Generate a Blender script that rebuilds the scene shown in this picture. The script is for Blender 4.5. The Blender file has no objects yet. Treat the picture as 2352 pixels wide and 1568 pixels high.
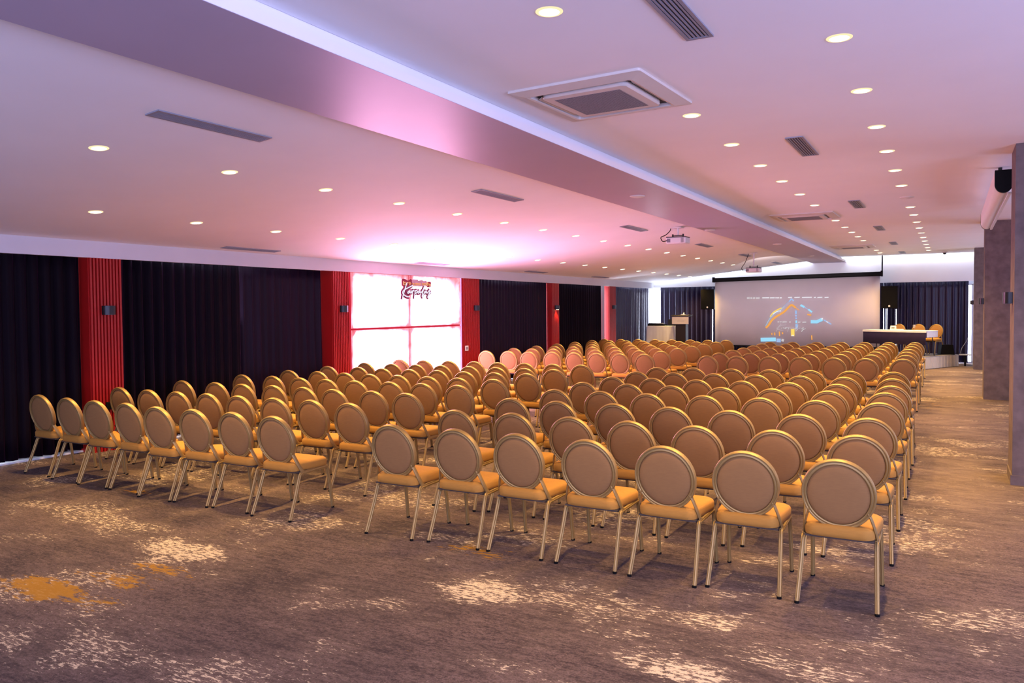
import bpy, math, random
from math import sin, cos, pi, radians, atan2, sqrt
from mathutils import Vector, Matrix, Euler
random.seed(7)
S = bpy.context.scene
COL = S.collection

# ------------------------------------------------------------------ helpers
class MB:
    """collects vertices and faces of one mesh"""
    def __init__(s): s.v = []; s.f = []; s.m = []; s.cur = 0
    def _add(s, vs, fs):
        b = len(s.v); s.v += [tuple(p) for p in vs]
        for q in fs: s.f.append([b + i for i in q]); s.m.append(s.cur)
    def box(s, x0, x1, y0, y1, z0, z1):
        s._add([(x0,y0,z0),(x1,y0,z0),(x1,y1,z0),(x0,y1,z0),(x0,y0,z1),(x1,y0,z1),(x1,y1,z1),(x0,y1,z1)],
               [(0,3,2,1),(4,5,6,7),(0,1,5,4),(1,2,6,5),(2,3,7,6),(3,0,4,7)])
    def bbox(s, x0, x1, y0, y1, z0, z1, b):
        """box with chamfered edges"""
        vs = []; fs = []
        cx, cy, cz = (x0+x1)/2, (y0+y1)/2, (z0+z1)/2; hx, hy, hz = (x1-x0)/2, (y1-y0)/2, (z1-z0)/2
        idx = {}
        for sx in (-1,1):
            for sy in (-1,1):
                for sz in (-1,1):
                    for a in range(3):
                        h = [hx-b, hy-b, hz-b]; h[a] += b
                        idx[(sx,sy,sz,a)] = len(vs); vs.append((cx+sx*h[0], cy+sy*h[1], cz+sz*h[2]))
        def ring(keys): fs.append([idx[k] for k in keys])
        for a in range(3):
            for sg in (-1,1):
                o = [i for i in range(3) if i != a]; ks = []
                for (p,q) in ((-1,-1),(1,-1),(1,1),(-1,1)):
                    t = [0,0,0]; t[a]=sg; t[o[0]]=p; t[o[1]]=q; ks.append((t[0],t[1],t[2],a))
                ring(ks)
        for a in range(3):
            o = [i for i in range(3) if i != a]
            for p in (-1,1):
                for q in (-1,1):
                    ks = []
                    for sg, ax in ((-1,o[0]),(1,o[0]),(1,o[1]),(-1,o[1])):
                        t=[0,0,0]; t[o[0]]=p; t[o[1]]=q; t[a]=sg; ks.append((t[0],t[1],t[2],ax))
                    ring(ks)
        for sx in (-1,1):
            for sy in (-1,1):
                for sz in (-1,1): ring([(sx,sy,sz,0),(sx,sy,sz,1),(sx,sy,sz,2)])
        s._add(vs, fs)
    def quad(s, a, b, c, d): s._add([a,b,c,d], [(0,1,2,3)])
    def poly(s, pts): s._add(pts, [tuple(range(len(pts)))])
    def prism(s, pts2, z0, z1):
        n = len(pts2)
        s._add([(x,y,z0) for x,y in pts2]+[(x,y,z1) for x,y in pts2],
               [tuple(range(n-1,-1,-1)), tuple(range(n,2*n))]+[(i,(i+1)%n,n+(i+1)%n,n+i) for i in range(n)])
    def prism_y(s, pts, y0, y1):
        """pts in (x,z), extruded along y"""
        n = len(pts)
        s._add([(x,y0,z) for x,z in pts]+[(x,y1,z) for x,z in pts],
               [tuple(range(n)), tuple(range(2*n-1,n-1,-1))]+[(i,n+i,n+(i+1)%n,(i+1)%n) for i in range(n)])
    def tube(s, path, prof, closed=False, up=(0,0,1), scale=None, caps=True):
        """sweep a 2-D profile (list of (a,b)) along a path; a goes sideways, b along 'up'"""
        P = [Vector(p) for p in path]; n = len(P); m = len(prof); vs = []
        for i in range(n):
            if closed: t = P[(i+1)%n]-P[i-1]
            else: t = P[min(i+1,n-1)]-P[max(i-1,0)]
            t.normalize(); u = Vector(up)
            if abs(t.dot(u)) > .98: u = Vector((0,1,0)) if abs(t.y) < .9 else Vector((1,0,0))
            sd = t.cross(u).normalized(); u2 = sd.cross(t).normalized()
            k = scale[i] if scale else 1
            for a,b in prof: vs.append(P[i]+sd*a*k+u2*b*k)
        fs = []
        for i in range(n if closed else n-1):
            j = (i+1)%n
            for q in range(m):
                r = (q+1)%m; fs.append((i*m+q, i*m+r, j*m+r, j*m+q))
        if not closed and caps:
            fs.append(tuple(range(m-1,-1,-1))); fs.append(tuple((n-1)*m+q for q in range(m)))
        s._add(vs, fs)
    def lathe(s, prof, c=(0,0,0), seg=24, axis='z', cap=True):
        vs = []; n = len(prof)
        for r,h in prof:
            for k in range(seg):
                a = 2*pi*k/seg
                p = {'z':(r*cos(a),r*sin(a),h),'y':(r*cos(a),h,r*sin(a)),'x':(h,r*cos(a),r*sin(a))}[axis]
                vs.append((p[0]+c[0],p[1]+c[1],p[2]+c[2]))
        fs = [(i*seg+k,i*seg+(k+1)%seg,(i+1)*seg+(k+1)%seg,(i+1)*seg+k) for i in range(n-1) for k in range(seg)]
        if cap: fs += [tuple(range(seg-1,-1,-1)), tuple((n-1)*seg+k for k in range(seg))]
        s._add(vs, fs)
    def build(s, name, mats, parent=None, smooth=False, angle=40, fix=True):
        me = bpy.data.meshes.new(name); me.from_pydata(s.v, [], s.f); me.update()
        if fix:
            import bmesh
            bm = bmesh.new(); bm.from_mesh(me); bmesh.ops.recalc_face_normals(bm, faces=bm.faces); bm.to_mesh(me); bm.free()
        if not isinstance(mats, (list,tuple)): mats = [mats]
        for m in mats: me.materials.append(m)
        for p, mi in zip(me.polygons, s.m): p.material_index = mi
        if smooth:
            for p in me.polygons: p.use_smooth = True
            try: me.set_sharp_from_angle(angle=radians(angle))
            except Exception: pass
        o = bpy.data.objects.new(name, me); COL.objects.link(o)
        if parent is not None: o.parent = parent
        return o

def tag(o, label, cat, group=None, kind=None):
    o['label'] = label; o['category'] = cat
    if group: o['group'] = group
    if kind: o['kind'] = kind
    return o
def thing(name, label, cat, loc=(0,0,0), rz=0, group=None, rot=None, kind=None):
    o = bpy.data.objects.new(name, None); COL.objects.link(o)
    o.empty_display_size = .05; o.location = loc; o.rotation_euler = rot if rot else (0,0,rz)
    return tag(o, label, cat, group, kind)
def dup(root, loc, label, rz=None, group=None, rot=None):
    r = root.copy(); COL.objects.link(r); r.location = loc; r['label'] = label
    if rz is not None: r.rotation_euler = (0,0,rz)
    if rot is not None: r.rotation_euler = rot
    if group: r['group'] = group
    for ch in list(root.children):
        c = ch.copy(); COL.objects.link(c); c.parent = r
        for g in list(ch.children):
            d = g.copy(); COL.objects.link(d); d.parent = c
    return r
def circle(r, n=12, sx=1, sy=1): return [(r*sx*cos(2*pi*k/n), r*sy*sin(2*pi*k/n)) for k in range(n)]
def fluted(r, n=24, lobes=8, d=.12):
    return [((r*(1-d*abs(sin(lobes*pi*k/n))))*cos(2*pi*k/n), (r*(1-d*abs(sin(lobes*pi*k/n))))*sin(2*pi*k/n)) for k in range(n)]
def bend(pts, r=.03, n=4):
    """round the corners of a polyline"""
    P = [Vector(p) for p in pts]; out = [P[0]]
    for i in range(1, len(P)-1):
        a = (P[i-1]-P[i]); b = (P[i+1]-P[i]); k = min(r, a.length*.45, b.length*.45)
        p0 = P[i]+a.normalized()*k; p2 = P[i]+b.normalized()*k
        for q in range(n+1):
            t = q/n; out.append(p0*(1-t)**2+P[i]*2*t*(1-t)+p2*t*t)
    out.append(P[-1]); return out
def smoothline(pts, n=6):
    P = [Vector(p) for p in pts]; out = []
    for i in range(len(P)-1):
        p0 = P[max(i-1,0)]; p1 = P[i]; p2 = P[i+1]; p3 = P[min(i+2,len(P)-1)]
        for q in range(n):
            t = q/n
            out.append(.5*((2*p1)+(p2-p0)*t+(2*p0-5*p1+4*p2-p3)*t*t+(3*p1-p0-3*p2+p3)*t**3))
    out.append(P[-1]); return out

# ------------------------------------------------------------------ materials
def mat(name, col, rough=.6, metal=0., noise=0., nscale=8., bump=0., bscale=60., sheen=0., emit=None, estr=0., stretch=None, spec=None):
    m = bpy.data.materials.new(name); m.use_nodes = True; nt = m.node_tree; N = nt.nodes; L = nt.links
    b = N['Principled BSDF']; b.inputs['Base Color'].default_value = (*col,1); b.inputs['Roughness'].default_value = rough
    b.inputs['Metallic'].default_value = metal
    if spec is not None: b.inputs['Specular IOR Level'].default_value = spec
    if sheen: b.inputs['Sheen Weight'].default_value = sheen; b.inputs['Sheen Roughness'].default_value = .35
    if emit: b.inputs['Emission Color'].default_value = (*emit,1); b.inputs['Emission Strength'].default_value = estr
    tc = N.new('ShaderNodeTexCoord'); mp = N.new('ShaderNodeMapping'); L.new(tc.outputs['Object'], mp.inputs['Vector'])
    if stretch: mp.inputs['Scale'].default_value = stretch
    if noise:
        n = N.new('ShaderNodeTexNoise'); n.inputs['Scale'].default_value = nscale; n.inputs['Detail'].default_value = 5
        L.new(mp.outputs['Vector'], n.inputs['Vector'])
        r = N.new('ShaderNodeMapRange'); r.inputs['From Min'].default_value = .3; r.inputs['From Max'].default_value = .7
        r.inputs['To Min'].default_value = 1-noise; r.inputs['To Max'].default_value = 1+noise
        L.new(n.outputs['Fac'], r.inputs['Value'])
        v = N.new('ShaderNodeVectorMath'); v.operation = 'SCALE'; v.inputs[0].default_value = col
        L.new(r.outputs['Result'], v.inputs['Scale']); L.new(v.outputs['Vector'], b.inputs['Base Color'])
    if bump:
        n2 = N.new('ShaderNodeTexNoise'); n2.inputs['Scale'].default_value = bscale; n2.inputs['Detail'].default_value = 3
        L.new(mp.outputs['Vector'], n2.inputs['Vector'])
        bp = N.new('ShaderNodeBump'); bp.inputs['Strength'].default_value = bump; bp.inputs['Distance'].default_value = .01
        L.new(n2.outputs['Fac'], bp.inputs['Height']); L.new(bp.outputs['Normal'], b.inputs['Normal'])
    return m
def add_sheen_tint(m, col):
    m.node_tree.nodes['Principled BSDF'].inputs['Sheen Tint'].default_value = (*col,1)
def emis(name, col, strength):
    m = bpy.data.materials.new(name); m.use_nodes = True; nt = m.node_tree; nt.nodes.clear()
    e = nt.nodes.new('ShaderNodeEmission'); e.inputs['Color'].default_value = (*col,1); e.inputs['Strength'].default_value = strength
    o = nt.nodes.new('ShaderNodeOutputMaterial'); nt.links.new(e.outputs[0], o.inputs[0]); return m

M = {}
M['paint'] = mat('white_paint', (.88,.87,.88), .75, noise=.015, nscale=1.5)
M['paint2'] = mat('white_plaster', (.80,.80,.82), .8, noise=.02, nscale=2)
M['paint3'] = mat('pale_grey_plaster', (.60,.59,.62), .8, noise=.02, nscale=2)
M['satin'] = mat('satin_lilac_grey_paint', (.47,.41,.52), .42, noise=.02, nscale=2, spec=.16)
M['red'] = mat('red_lacquered_slats', (.36,.007,.006), .45, noise=.05, nscale=6)
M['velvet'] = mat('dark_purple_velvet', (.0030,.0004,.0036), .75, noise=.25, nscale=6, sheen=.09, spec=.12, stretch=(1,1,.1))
M['velvet_lit'] = mat('panel_lit_velvet', (.0085,.0008,.0090), .55, noise=.25, nscale=6, sheen=.07, spec=.14, stretch=(1,1,.1))  # same velvet, purpler base paints in the pink light of the stone panel
M['velvet_front'] = mat('daylit_violet_curtain_cloth', (.016,.010,.040), .42, noise=.25, nscale=6, sheen=.10, spec=.55, stretch=(1,1,.1))  # violet base paints lavender daylight onto the folds near the front
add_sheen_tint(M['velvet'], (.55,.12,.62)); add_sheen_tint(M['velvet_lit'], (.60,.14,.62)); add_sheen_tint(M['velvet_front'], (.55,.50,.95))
M['pillar'] = mat('brown_mottled_plaster', (.125,.088,.080), .75, noise=.28, nscale=7, bump=.15, bscale=35)
M['fabric'] = mat('beige_woven_fabric', (.260,.130,.038), .85, noise=.06, nscale=25, bump=.12, bscale=300, stretch=(1,1,5), sheen=.03)
M['seatfab'] = mat('warm_lit_seat_fabric', (.370,.172,.022), .85, noise=.06, nscale=25, bump=.12, bscale=300, stretch=(1,1,5), sheen=.02)  # same cloth as the backs, with warm downlight put into the colour
M['gold'] = mat('champagne_gold_metal', (.33,.215,.070), .46, metal=.5, noise=.05, nscale=20)
M['rubber'] = mat('black_rubber', (.005,.005,.005), .6, noise=.1, spec=.08)
M['underseat'] = mat('dark_seat_board', (.05,.035,.025), .8, noise=.1)
M['black'] = mat('black_plastic', (.005,.005,.006), .5, noise=.1, spec=.1)
M['blackm'] = mat('black_metal', (.02,.02,.022), .35, metal=.4, noise=.1)
M['whitep'] = mat('white_plastic', (.72,.70,.68), .45, noise=.02)
M['greyp'] = mat('grey_grille', (.20,.19,.21), .5, noise=.15, nscale=60)
M['ventf'] = mat('grey_aluminium', (.30,.31,.37), .45, metal=.3, noise=.05)
M['ventd'] = mat('dark_slot', (.035,.035,.045), .7, noise=.1)
M['acpanel'] = mat('cream_plastic', (.66,.60,.54), .5, noise=.02)
M['canvas'] = mat('grey_projection_canvas', (.56,.50,.52), .85, noise=.04, nscale=1.2)
M['tablecloth'] = mat('white_tablecloth', (.72,.70,.70), .85, noise=.03)
M['drape'] = mat('dark_purple_drape', (.016,.006,.038), .7, noise=.15)
M['skirt'] = mat('cream_skirt_cloth', (.52,.46,.36), .85, noise=.04)
M['stagetop'] = mat('grey_stage_board', (.22,.21,.22), .7, noise=.1)
M['wood'] = mat('dark_brown_wood', (.008,.004,.003), .5, noise=.3, nscale=12, stretch=(6,6,.6))
M['beige'] = mat('beige_panel', (.60,.54,.52), .6, noise=.03)
M['paper'] = mat('white_card', (.8,.8,.8), .7, noise=.02)
M['glass'] = mat('clear_glass', (.9,.9,.9), .05); M['glass'].node_tree.nodes['Principled BSDF'].inputs['Transmission Weight'].default_value = .9
M['ink'] = mat('grey_ink', (.12,.12,.13), .7, noise=.05)
M['lens'] = emis('warm_downlight_lens', (1,.84,.58), 12)
M['glowring'] = emis('warm_glowing_diffuser_rim', (1,.80,.46), 1.15)
M['daypane'] = emis('bright_daylight', (.74,.80,1.0), 20)
M['fillpane'] = emis('added_fill_pane', (.60,.62,1.0), 5.5)
M['backpane'] = emis('cool_daylight_pane', (.51,.53,1.0), 10.5)

# carpet -----------------------------------------------------------
def carpet():
    m = bpy.data.materials.new('distressed_carpet'); m.use_nodes = True; nt = m.node_tree; N = nt.nodes; L = nt.links
    b = N['Principled BSDF']; b.inputs['Roughness'].default_value = .95; b.inputs['Sheen Weight'].default_value = .03; b.inputs['Specular IOR Level'].default_value = .15
    tc = N.new('ShaderNodeTexCoord')
    def mapping(sx, sy, rot=0, off=(0,0,0)):
        q = N.new('ShaderNodeMapping'); q.inputs['Scale'].default_value = (sx,sy,1); q.inputs['Rotation'].default_value = (0,0,rot); q.inputs['Location'].default_value = off
        L.new(tc.outputs['Object'], q.inputs['Vector']); return q.outputs['Vector']
    def noise(vec, sc, det=4, rough=.6):
        n = N.new('ShaderNodeTexNoise'); n.inputs['Scale'].default_value = sc; n.inputs['Detail'].default_value = det; n.inputs['Roughness'].default_value = rough
        L.new(vec, n.inputs['Vector']); return n.outputs['Fac']
    def rng(v, a, bb, c=0., d=1.):
        r = N.new('ShaderNodeMapRange'); r.inputs['From Min'].default_value = a; r.inputs['From Max'].default_value = bb
        r.inputs['To Min'].default_value = c; r.inputs['To Max'].default_value = d; L.new(v, r.inputs['Value']); return r.outputs['Result']
    def op(o, a, bb):
        q = N.new('ShaderNodeMath'); q.operation = o
        for i, x in enumerate((a,bb)):
            if isinstance(x, (int,float)): q.inputs[i].default_value = x
            else: L.new(x, q.inputs[i])
        return q.outputs[0]
    def mix(f, a, bb):
        q = N.new('ShaderNodeMix'); q.data_type = 'RGBA'; L.new(f, q.inputs['Factor'])
        for k, x in (('A',a),('B',bb)):
            s = [i for i in q.inputs if i.name == k and i.type == 'RGBA'][0]
            if isinstance(x, tuple): s.default_value = (*x,1)
            else: L.new(x, s)
        return [o for o in q.outputs if o.type == 'RGBA'][0]
    big = noise(mapping(.8,1.0), 1.1, 4)
    streak = noise(mapping(2.2,11), 1.6, 5, .7)
    fine = noise(mapping(14,46), 1.5, 3, .7)
    grain = noise(mapping(60,90), 1.5, 2, .6); mid = noise(mapping(20,34), 1.5, 4, .75)
    base = mix(rng(op('ADD', op('MULTIPLY', big, .6), op('MULTIPLY', streak, .45)), .43, .61), (.044,.0275,.0260), (.162,.108,.100))
    base = mix(rng(fine, .35, .7, 0, .35), base, (.095,.068,.062))
    mid2 = noise(mapping(6,17,0,(4,1,0)), 1.5, 5, .75)
    base = mix(rng(mid2, .50, .34, 0, .60), base, (.018,.0108,.0105))
    base = mix(rng(mid2, .52, .68, 0, .50), base, (.185,.132,.115))
    base = mix(rng(mid, .50, .36, 0, .85), base, (.015,.0090,.0090))
    base = mix(rng(mid, .53, .68, 0, .60), base, (.205,.148,.130))
    base = mix(rng(grain, .38, .62, .0, .55), base, (.020,.013,.013))
    warp = op('MULTIPLY', op('SUBTRACT', noise(mapping(1.2,2.2), 1.4, 5, .65), .5), 2.6)
    sep = N.new('ShaderNodeSeparateXYZ'); L.new(tc.outputs['Object'], sep.inputs[0])
    def blob(x, y, rx, ry, k=1.):
        dx = op('DIVIDE', op('SUBTRACT', sep.outputs[0], x), rx); dy = op('DIVIDE', op('SUBTRACT', sep.outputs[1], y), ry)
        d = op('SQRT', op('ADD', op('MULTIPLY', dx, dx), op('MULTIPLY', dy, dy)), 0)
        return op('MULTIPLY', rng(op('ADD', d, warp), 1.25, .25), k)
    def union(bl):
        r = bl[0]
        for q in bl[1:]: r = op('MAXIMUM', r, q)
        return r
    cream = union([blob(*q) for q in [(-5.2,3.95,.75,.40,1.),(-5.33,4.75,.40,.20,.8),(-5.2,3.35,.75,.30,.75),(-4.2,2.85,.75,.35,.55),(-4.75,2.45,.6,.3,.8),
        (-2.65,4.35,.65,.32,1.),(-3.3,4.72,.4,.16,.7),(-1.2,4.55,.42,.25,.9),(-1.15,3.85,.60,.28,1.),(.2,5.2,.4,.42,.8),(-.55,4.05,.35,.25,.7),(-.05,6.9,.35,.6,.5),
        (-7.1,4.45,.75,.35,.7),(-6.5,5.6,.7,.4,.6),(-3.0,5.6,.8,.4,.8),(-.9,6.3,.5,.3,.9),(-4.6,6.1,.8,.4,.7),(-4.5,9.5,.5,1.4,.6),(0.1,9.2,.4,1.2,.45),(-.1,14,.5,1.5,.45)]])
    general = rng(noise(mapping(.9,1.3,0,(3,7,0)), .9, 3), .42, .62, .12, .80)
    cream = op('MAXIMUM', cream, general)
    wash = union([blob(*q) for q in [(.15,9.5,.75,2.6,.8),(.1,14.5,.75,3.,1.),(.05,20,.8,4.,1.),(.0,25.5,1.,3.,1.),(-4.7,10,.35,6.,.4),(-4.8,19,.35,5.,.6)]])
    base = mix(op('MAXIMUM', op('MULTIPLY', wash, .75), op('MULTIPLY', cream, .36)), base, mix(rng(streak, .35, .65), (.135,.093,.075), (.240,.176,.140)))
    fleck = noise(mapping(9,27,.06), 1.6, 5, .78)
    thr = op('SUBTRACT', .765, op('MULTIPLY', cream, .31))
    fl = rng(op('SUBTRACT', fleck, thr), 0, .05)
    col = mix(op('MULTIPLY', fl, .92), base, (.56,.46,.34))
    must = union([blob(*q) for q in [(-5.25,2.98,.62,.17,1.1),(-4.97,3.35,.55,.20,.72),(-4.9,3.62,.40,.13,.7),(-3.1,5.03,.42,.16,.8),(-7.3,5.1,.28,.12,.8),(-2.3,9.8,.4,.3,.6),(-.3,16.5,.3,1.,.4)]])
    mm = rng(op('SUBTRACT', noise(mapping(7,24,0,(9,2,0)), 1.2, 4, .7), op('SUBTRACT', .72, op('MULTIPLY', must, .42))), 0, .10, 0, .90)
    col = mix(mm, col, (.310,.150,.001))
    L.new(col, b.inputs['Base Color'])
    bp = N.new('ShaderNodeBump'); bp.inputs['Strength'].default_value = .5; bp.inputs['Distance'].default_value = .006
    L.new(op('ADD', grain, op('MULTIPLY', fine, .8)), bp.inputs['Height']); L.new(bp.outputs['Normal'], b.inputs['Normal'])
    return m
M['carpet'] = carpet()

def onyx():
    """back-lit stone: bright inside each slab, pinker towards its rims"""
    m = bpy.data.materials.new('backlit_onyx'); m.use_nodes = True; nt = m.node_tree; N = nt.nodes; L = nt.links; N.clear()
    tc = N.new('ShaderNodeTexCoord')
    n = N.new('ShaderNodeTexNoise'); n.inputs['Scale'].default_value = 2.2; n.inputs['Detail'].default_value = 8; n.inputs['Distortion'].default_value = 1.2
    L.new(tc.outputs['Object'], n.inputs['Vector'])
    at = N.new('ShaderNodeAttribute'); at.attribute_name = 'rim'
    mm = N.new('ShaderNodeMath'); mm.operation = 'MULTIPLY_ADD'; mm.inputs[1].default_value = .5; L.new(n.outputs['Fac'], mm.inputs[0]); L.new(at.outputs['Fac'], mm.inputs[2])
    cr = N.new('ShaderNodeValToRGB'); L.new(mm.outputs[0], cr.inputs['Fac'])
    e = cr.color_ramp.elements; e[0].position = .12; e[0].color = (.70,.02,.06,1); e[1].position = .95; e[1].color = (1,.44,.80,1)
    x = cr.color_ramp.elements.new(.40); x.color = (.92,.27,.34,1)
    st = N.new('ShaderNodeMapRange'); st.inputs['From Min'].default_value = .15; st.inputs['From Max'].default_value = .9; st.inputs['To Min'].default_value = 1.1; st.inputs['To Max'].default_value = PANEL
    L.new(mm.outputs[0], st.inputs['Value'])
    st.inputs['To Min'].default_value = 0; st.inputs['To Max'].default_value = 1
    pw = N.new('ShaderNodeMath'); pw.operation = 'POWER'; pw.inputs[1].default_value = 3.2; L.new(st.outputs['Result'], pw.inputs[0])
    ma = N.new('ShaderNodeMath'); ma.operation = 'MULTIPLY_ADD'; ma.inputs[1].default_value = PANEL; ma.inputs[2].default_value = 1.05; L.new(pw.outputs[0], ma.inputs[0])
    em = N.new('ShaderNodeEmission'); L.new(cr.outputs['Color'], em.inputs['Color']); L.new(ma.outputs[0], em.inputs['Strength'])
    o = N.new('ShaderNodeOutputMaterial'); L.new(em.outputs[0], o.inputs[0]); return m
PANEL = 25
M['onyx'] = onyx()
M['seam'] = emis('red_glow_seam', (.75,.02,.05), .8)
M['neon'] = emis('white_sign_letters', (.92,.85,1.0), 1.0)
M['signback'] = mat('dark_red_acrylic', (.16,.004,.022), .3, noise=.1, emit=(.8,.02,.10), estr=.05)
M['signmag'] = mat('magenta_acrylic', (.10,.002,.03), .4, noise=.1, emit=(.9,.03,.2), estr=.05)
M['signglare'] = mat('glare_grey_acrylic', (.42,.28,.30), .3, noise=.1)
M['goldletter'] = mat('gold_letters', (.80,.58,.20), .3, metal=.6, noise=.05)

# ------------------------------------------------------------------ room shell
XW, YF, ZR = -9.80, 28.40, 3.48
SL = .108
def zs(x): return 2.78 + SL*(x - XW)          # underside of the sloping ceiling
def struct(name, mb, m, label=None, cat=None, smooth=False):
    o = mb.build(name, m, None, smooth); o['kind'] = 'structure'
    if label: o['label'] = label; o['category'] = cat
    return o
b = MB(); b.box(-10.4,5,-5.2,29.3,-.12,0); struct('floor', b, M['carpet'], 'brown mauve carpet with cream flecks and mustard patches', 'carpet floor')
b = MB(); b.prism_y([(-3.2,ZR),(5,ZR),(5,ZR+.15),(-3.2,ZR+.15)], -5.2, 28.22); struct('ceiling', b, M['paint'], 'flat white ceiling over the pillar side of the hall', 'ceiling')
b = MB(); b.prism_y([(-10.4,2.78),(XW,2.78),(-4.12,zs(-4.12)),(-4.12,zs(-4.12)+.15),(XW,2.93),(-10.4,2.93)], -5.2, 28.22); struct('ceiling.001', b, M['paint'], 'sloping white ceiling over the curtain side of the hall', 'ceiling')
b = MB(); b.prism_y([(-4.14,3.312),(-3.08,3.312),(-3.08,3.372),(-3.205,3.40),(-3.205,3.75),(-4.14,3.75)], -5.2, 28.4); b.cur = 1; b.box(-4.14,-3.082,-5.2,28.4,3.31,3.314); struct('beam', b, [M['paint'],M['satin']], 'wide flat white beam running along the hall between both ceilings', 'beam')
b = MB(); b.box(-10.4,5,28.0,28.55,3.76,3.86); b.box(-10.4,5,28.0,28.12,3.64,3.76); struct('trim_1', b, M['paint2'])
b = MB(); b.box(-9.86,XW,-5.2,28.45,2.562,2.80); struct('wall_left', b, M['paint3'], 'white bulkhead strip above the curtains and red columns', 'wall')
b = MB(); b.box(-10.4,-10.26,-5.2,29.3,0,3); struct('wall_left.001', b, M['paint2'])
b = MB(); b.box(-10.26,-10.03,-5.2,28.9,0,.02); struct('trim_bounce', b, M['paint2'])  # white strip added to bounce pane light out below the curtains
b = MB(); b.box(-9.9,5,28.40,28.5,2.60,3.86); struct('wall_front', b, M['paint2'], 'bright white wall above the projection screen', 'wall')
b = MB(); b.box(-10.4,5,29.02,29.2,0,3.9); struct('wall_front.001', b, M['paint2'])
b = MB(); b.box(4.9,5.1,-5.2,29.3,0,3.9); struct('wall_right', b, M['paint2'])
b = MB(); b.box(-10.4,5.1,-5.4,-5.2,0,3.9); struct('wall_back', b, M['paint2'])
# windows behind the curtains (frame + bright pane) and the glazed wall behind the camera
def window(name, x0, x1, y0, y1, z0, z1, m, axis):
    b = MB()
    if axis == 'x': b.quad((x0,y0,z0),(x0,y1,z0),(x0,y1,z1),(x0,y0,z1))
    else: b.quad((x0,y0,z0),(x1,y0,z0),(x1,y0,z1),(x0,y0,z1))
    o = b.build(name, m, fix=False); o['kind'] = 'structure'
    f = MB(); t = .05
    if axis == 'x':
        for yy in (y0, y1): f.box(x0, x0+.04, yy-t, yy+t, z0, z1)
        for zz in (z0, z1): f.box(x0, x0+.04, y0, y1, zz-.02, zz+.02)
    else:
        for xx in (x0, x1): f.box(xx-t, xx+t, min(y0,y1)-.04, y0+.04, z0, z1)
        for zz in (z0, z1): f.box(x0, x1, y0-.04, y0+.04, zz-.02, zz+.02)
    q = f.build('window_frame', M['whitep']); q.parent = o
    return o
k = 1
for (a, c) in ((2.0,5.0),(7.3,10.2),(16.4,19.2),(20.8,23.3),(23.6,24.0),(25.2,28.9)):
    window('window_%d' % k, -10.22, 0, a, c, .02, 2.5, M['daypane'], 'x'); k += 1
for (a, c) in ((-10.1,-8.0),(-8.0,-4.5),(-4.5,-1.0),(-1.0,.6)):
    window('window_%d' % k, a, c, 28.98, 28.98, .02, 2.5, M['daypane'], 'y'); k += 1
for (a, c) in ((-5.6,-2.4),(-2.0,1.2),(1.6,4.6)):
    window('window_%d' % k, a, c, -5.15, -5.15, .25, 2.85, M['backpane'], 'y'); k += 1
for (a, c) in ((-4.6,-1.4),(-1.0,2.2),(2.6,5.8),(11.0,14.2),(19.2,22.4),(22.8,26.0)):
    window('window_%d' % k, 4.84, 0, a, c, .25, 2.85, M['fillpane'] if a > 10 else M['backpane'], 'x'); k += 1  # panes beyond the nearest pillar are added, unseen cool fill for the front
# pillars
for i, (y0, y1, lab) in enumerate(((9.48,10.10,'nearest brown plaster pillar at the edge of the aisle'),(17.84,18.46,'middle brown plaster pillar below the end of the roller screen case'),(26.0,26.62,'farthest brown plaster pillar beside the front curtain'))):
    b = MB(); b.box(.555,1.25,y0,y1,0,ZR); struct('pillar', b, M['pillar'], lab, 'pillar')
b = MB(); b.box(.54,1.262,9.468,9.48,0,.10); b.box(.543,.555,9.48,10.1,0,.10); struct('baseboard_right', b, M['pillar'])

# red slatted columns
def column(y0, y1, label, back=-10.24):
    b = MB(); b.box(back,-9.835,y0,y1,0,2.575)
    n = max(6, round((y1-y0)/.046)); w = (y1-y0)/n
    for i in range(n):
        c = y0+(i+.5)*w
        b.prism([(-9.835,c-w*.33),(-9.802,c-w*.27),(-9.802,c+w*.27),(-9.835,c+w*.33)], 0, 2.568)
    o = b.build('slatted_column', M['red']); tag(o, label, 'wall column', 'red slatted columns along the curtain wall', 'structure'); return o
column(6.23,6.69,'red vertically slatted column nearest the camera, between black curtains')
column(10.84,11.29,'red slatted column on the camera side of the glowing stone panel')
column(15.18,15.91,'broad red slatted column on the stage side of the glowing panel')
column(19.78,20.25,'red slatted column with the lit sconce beyond the glowing panel')
column(24.02,24.60,'last red slatted column, next to the front corner', -9.98)

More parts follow.
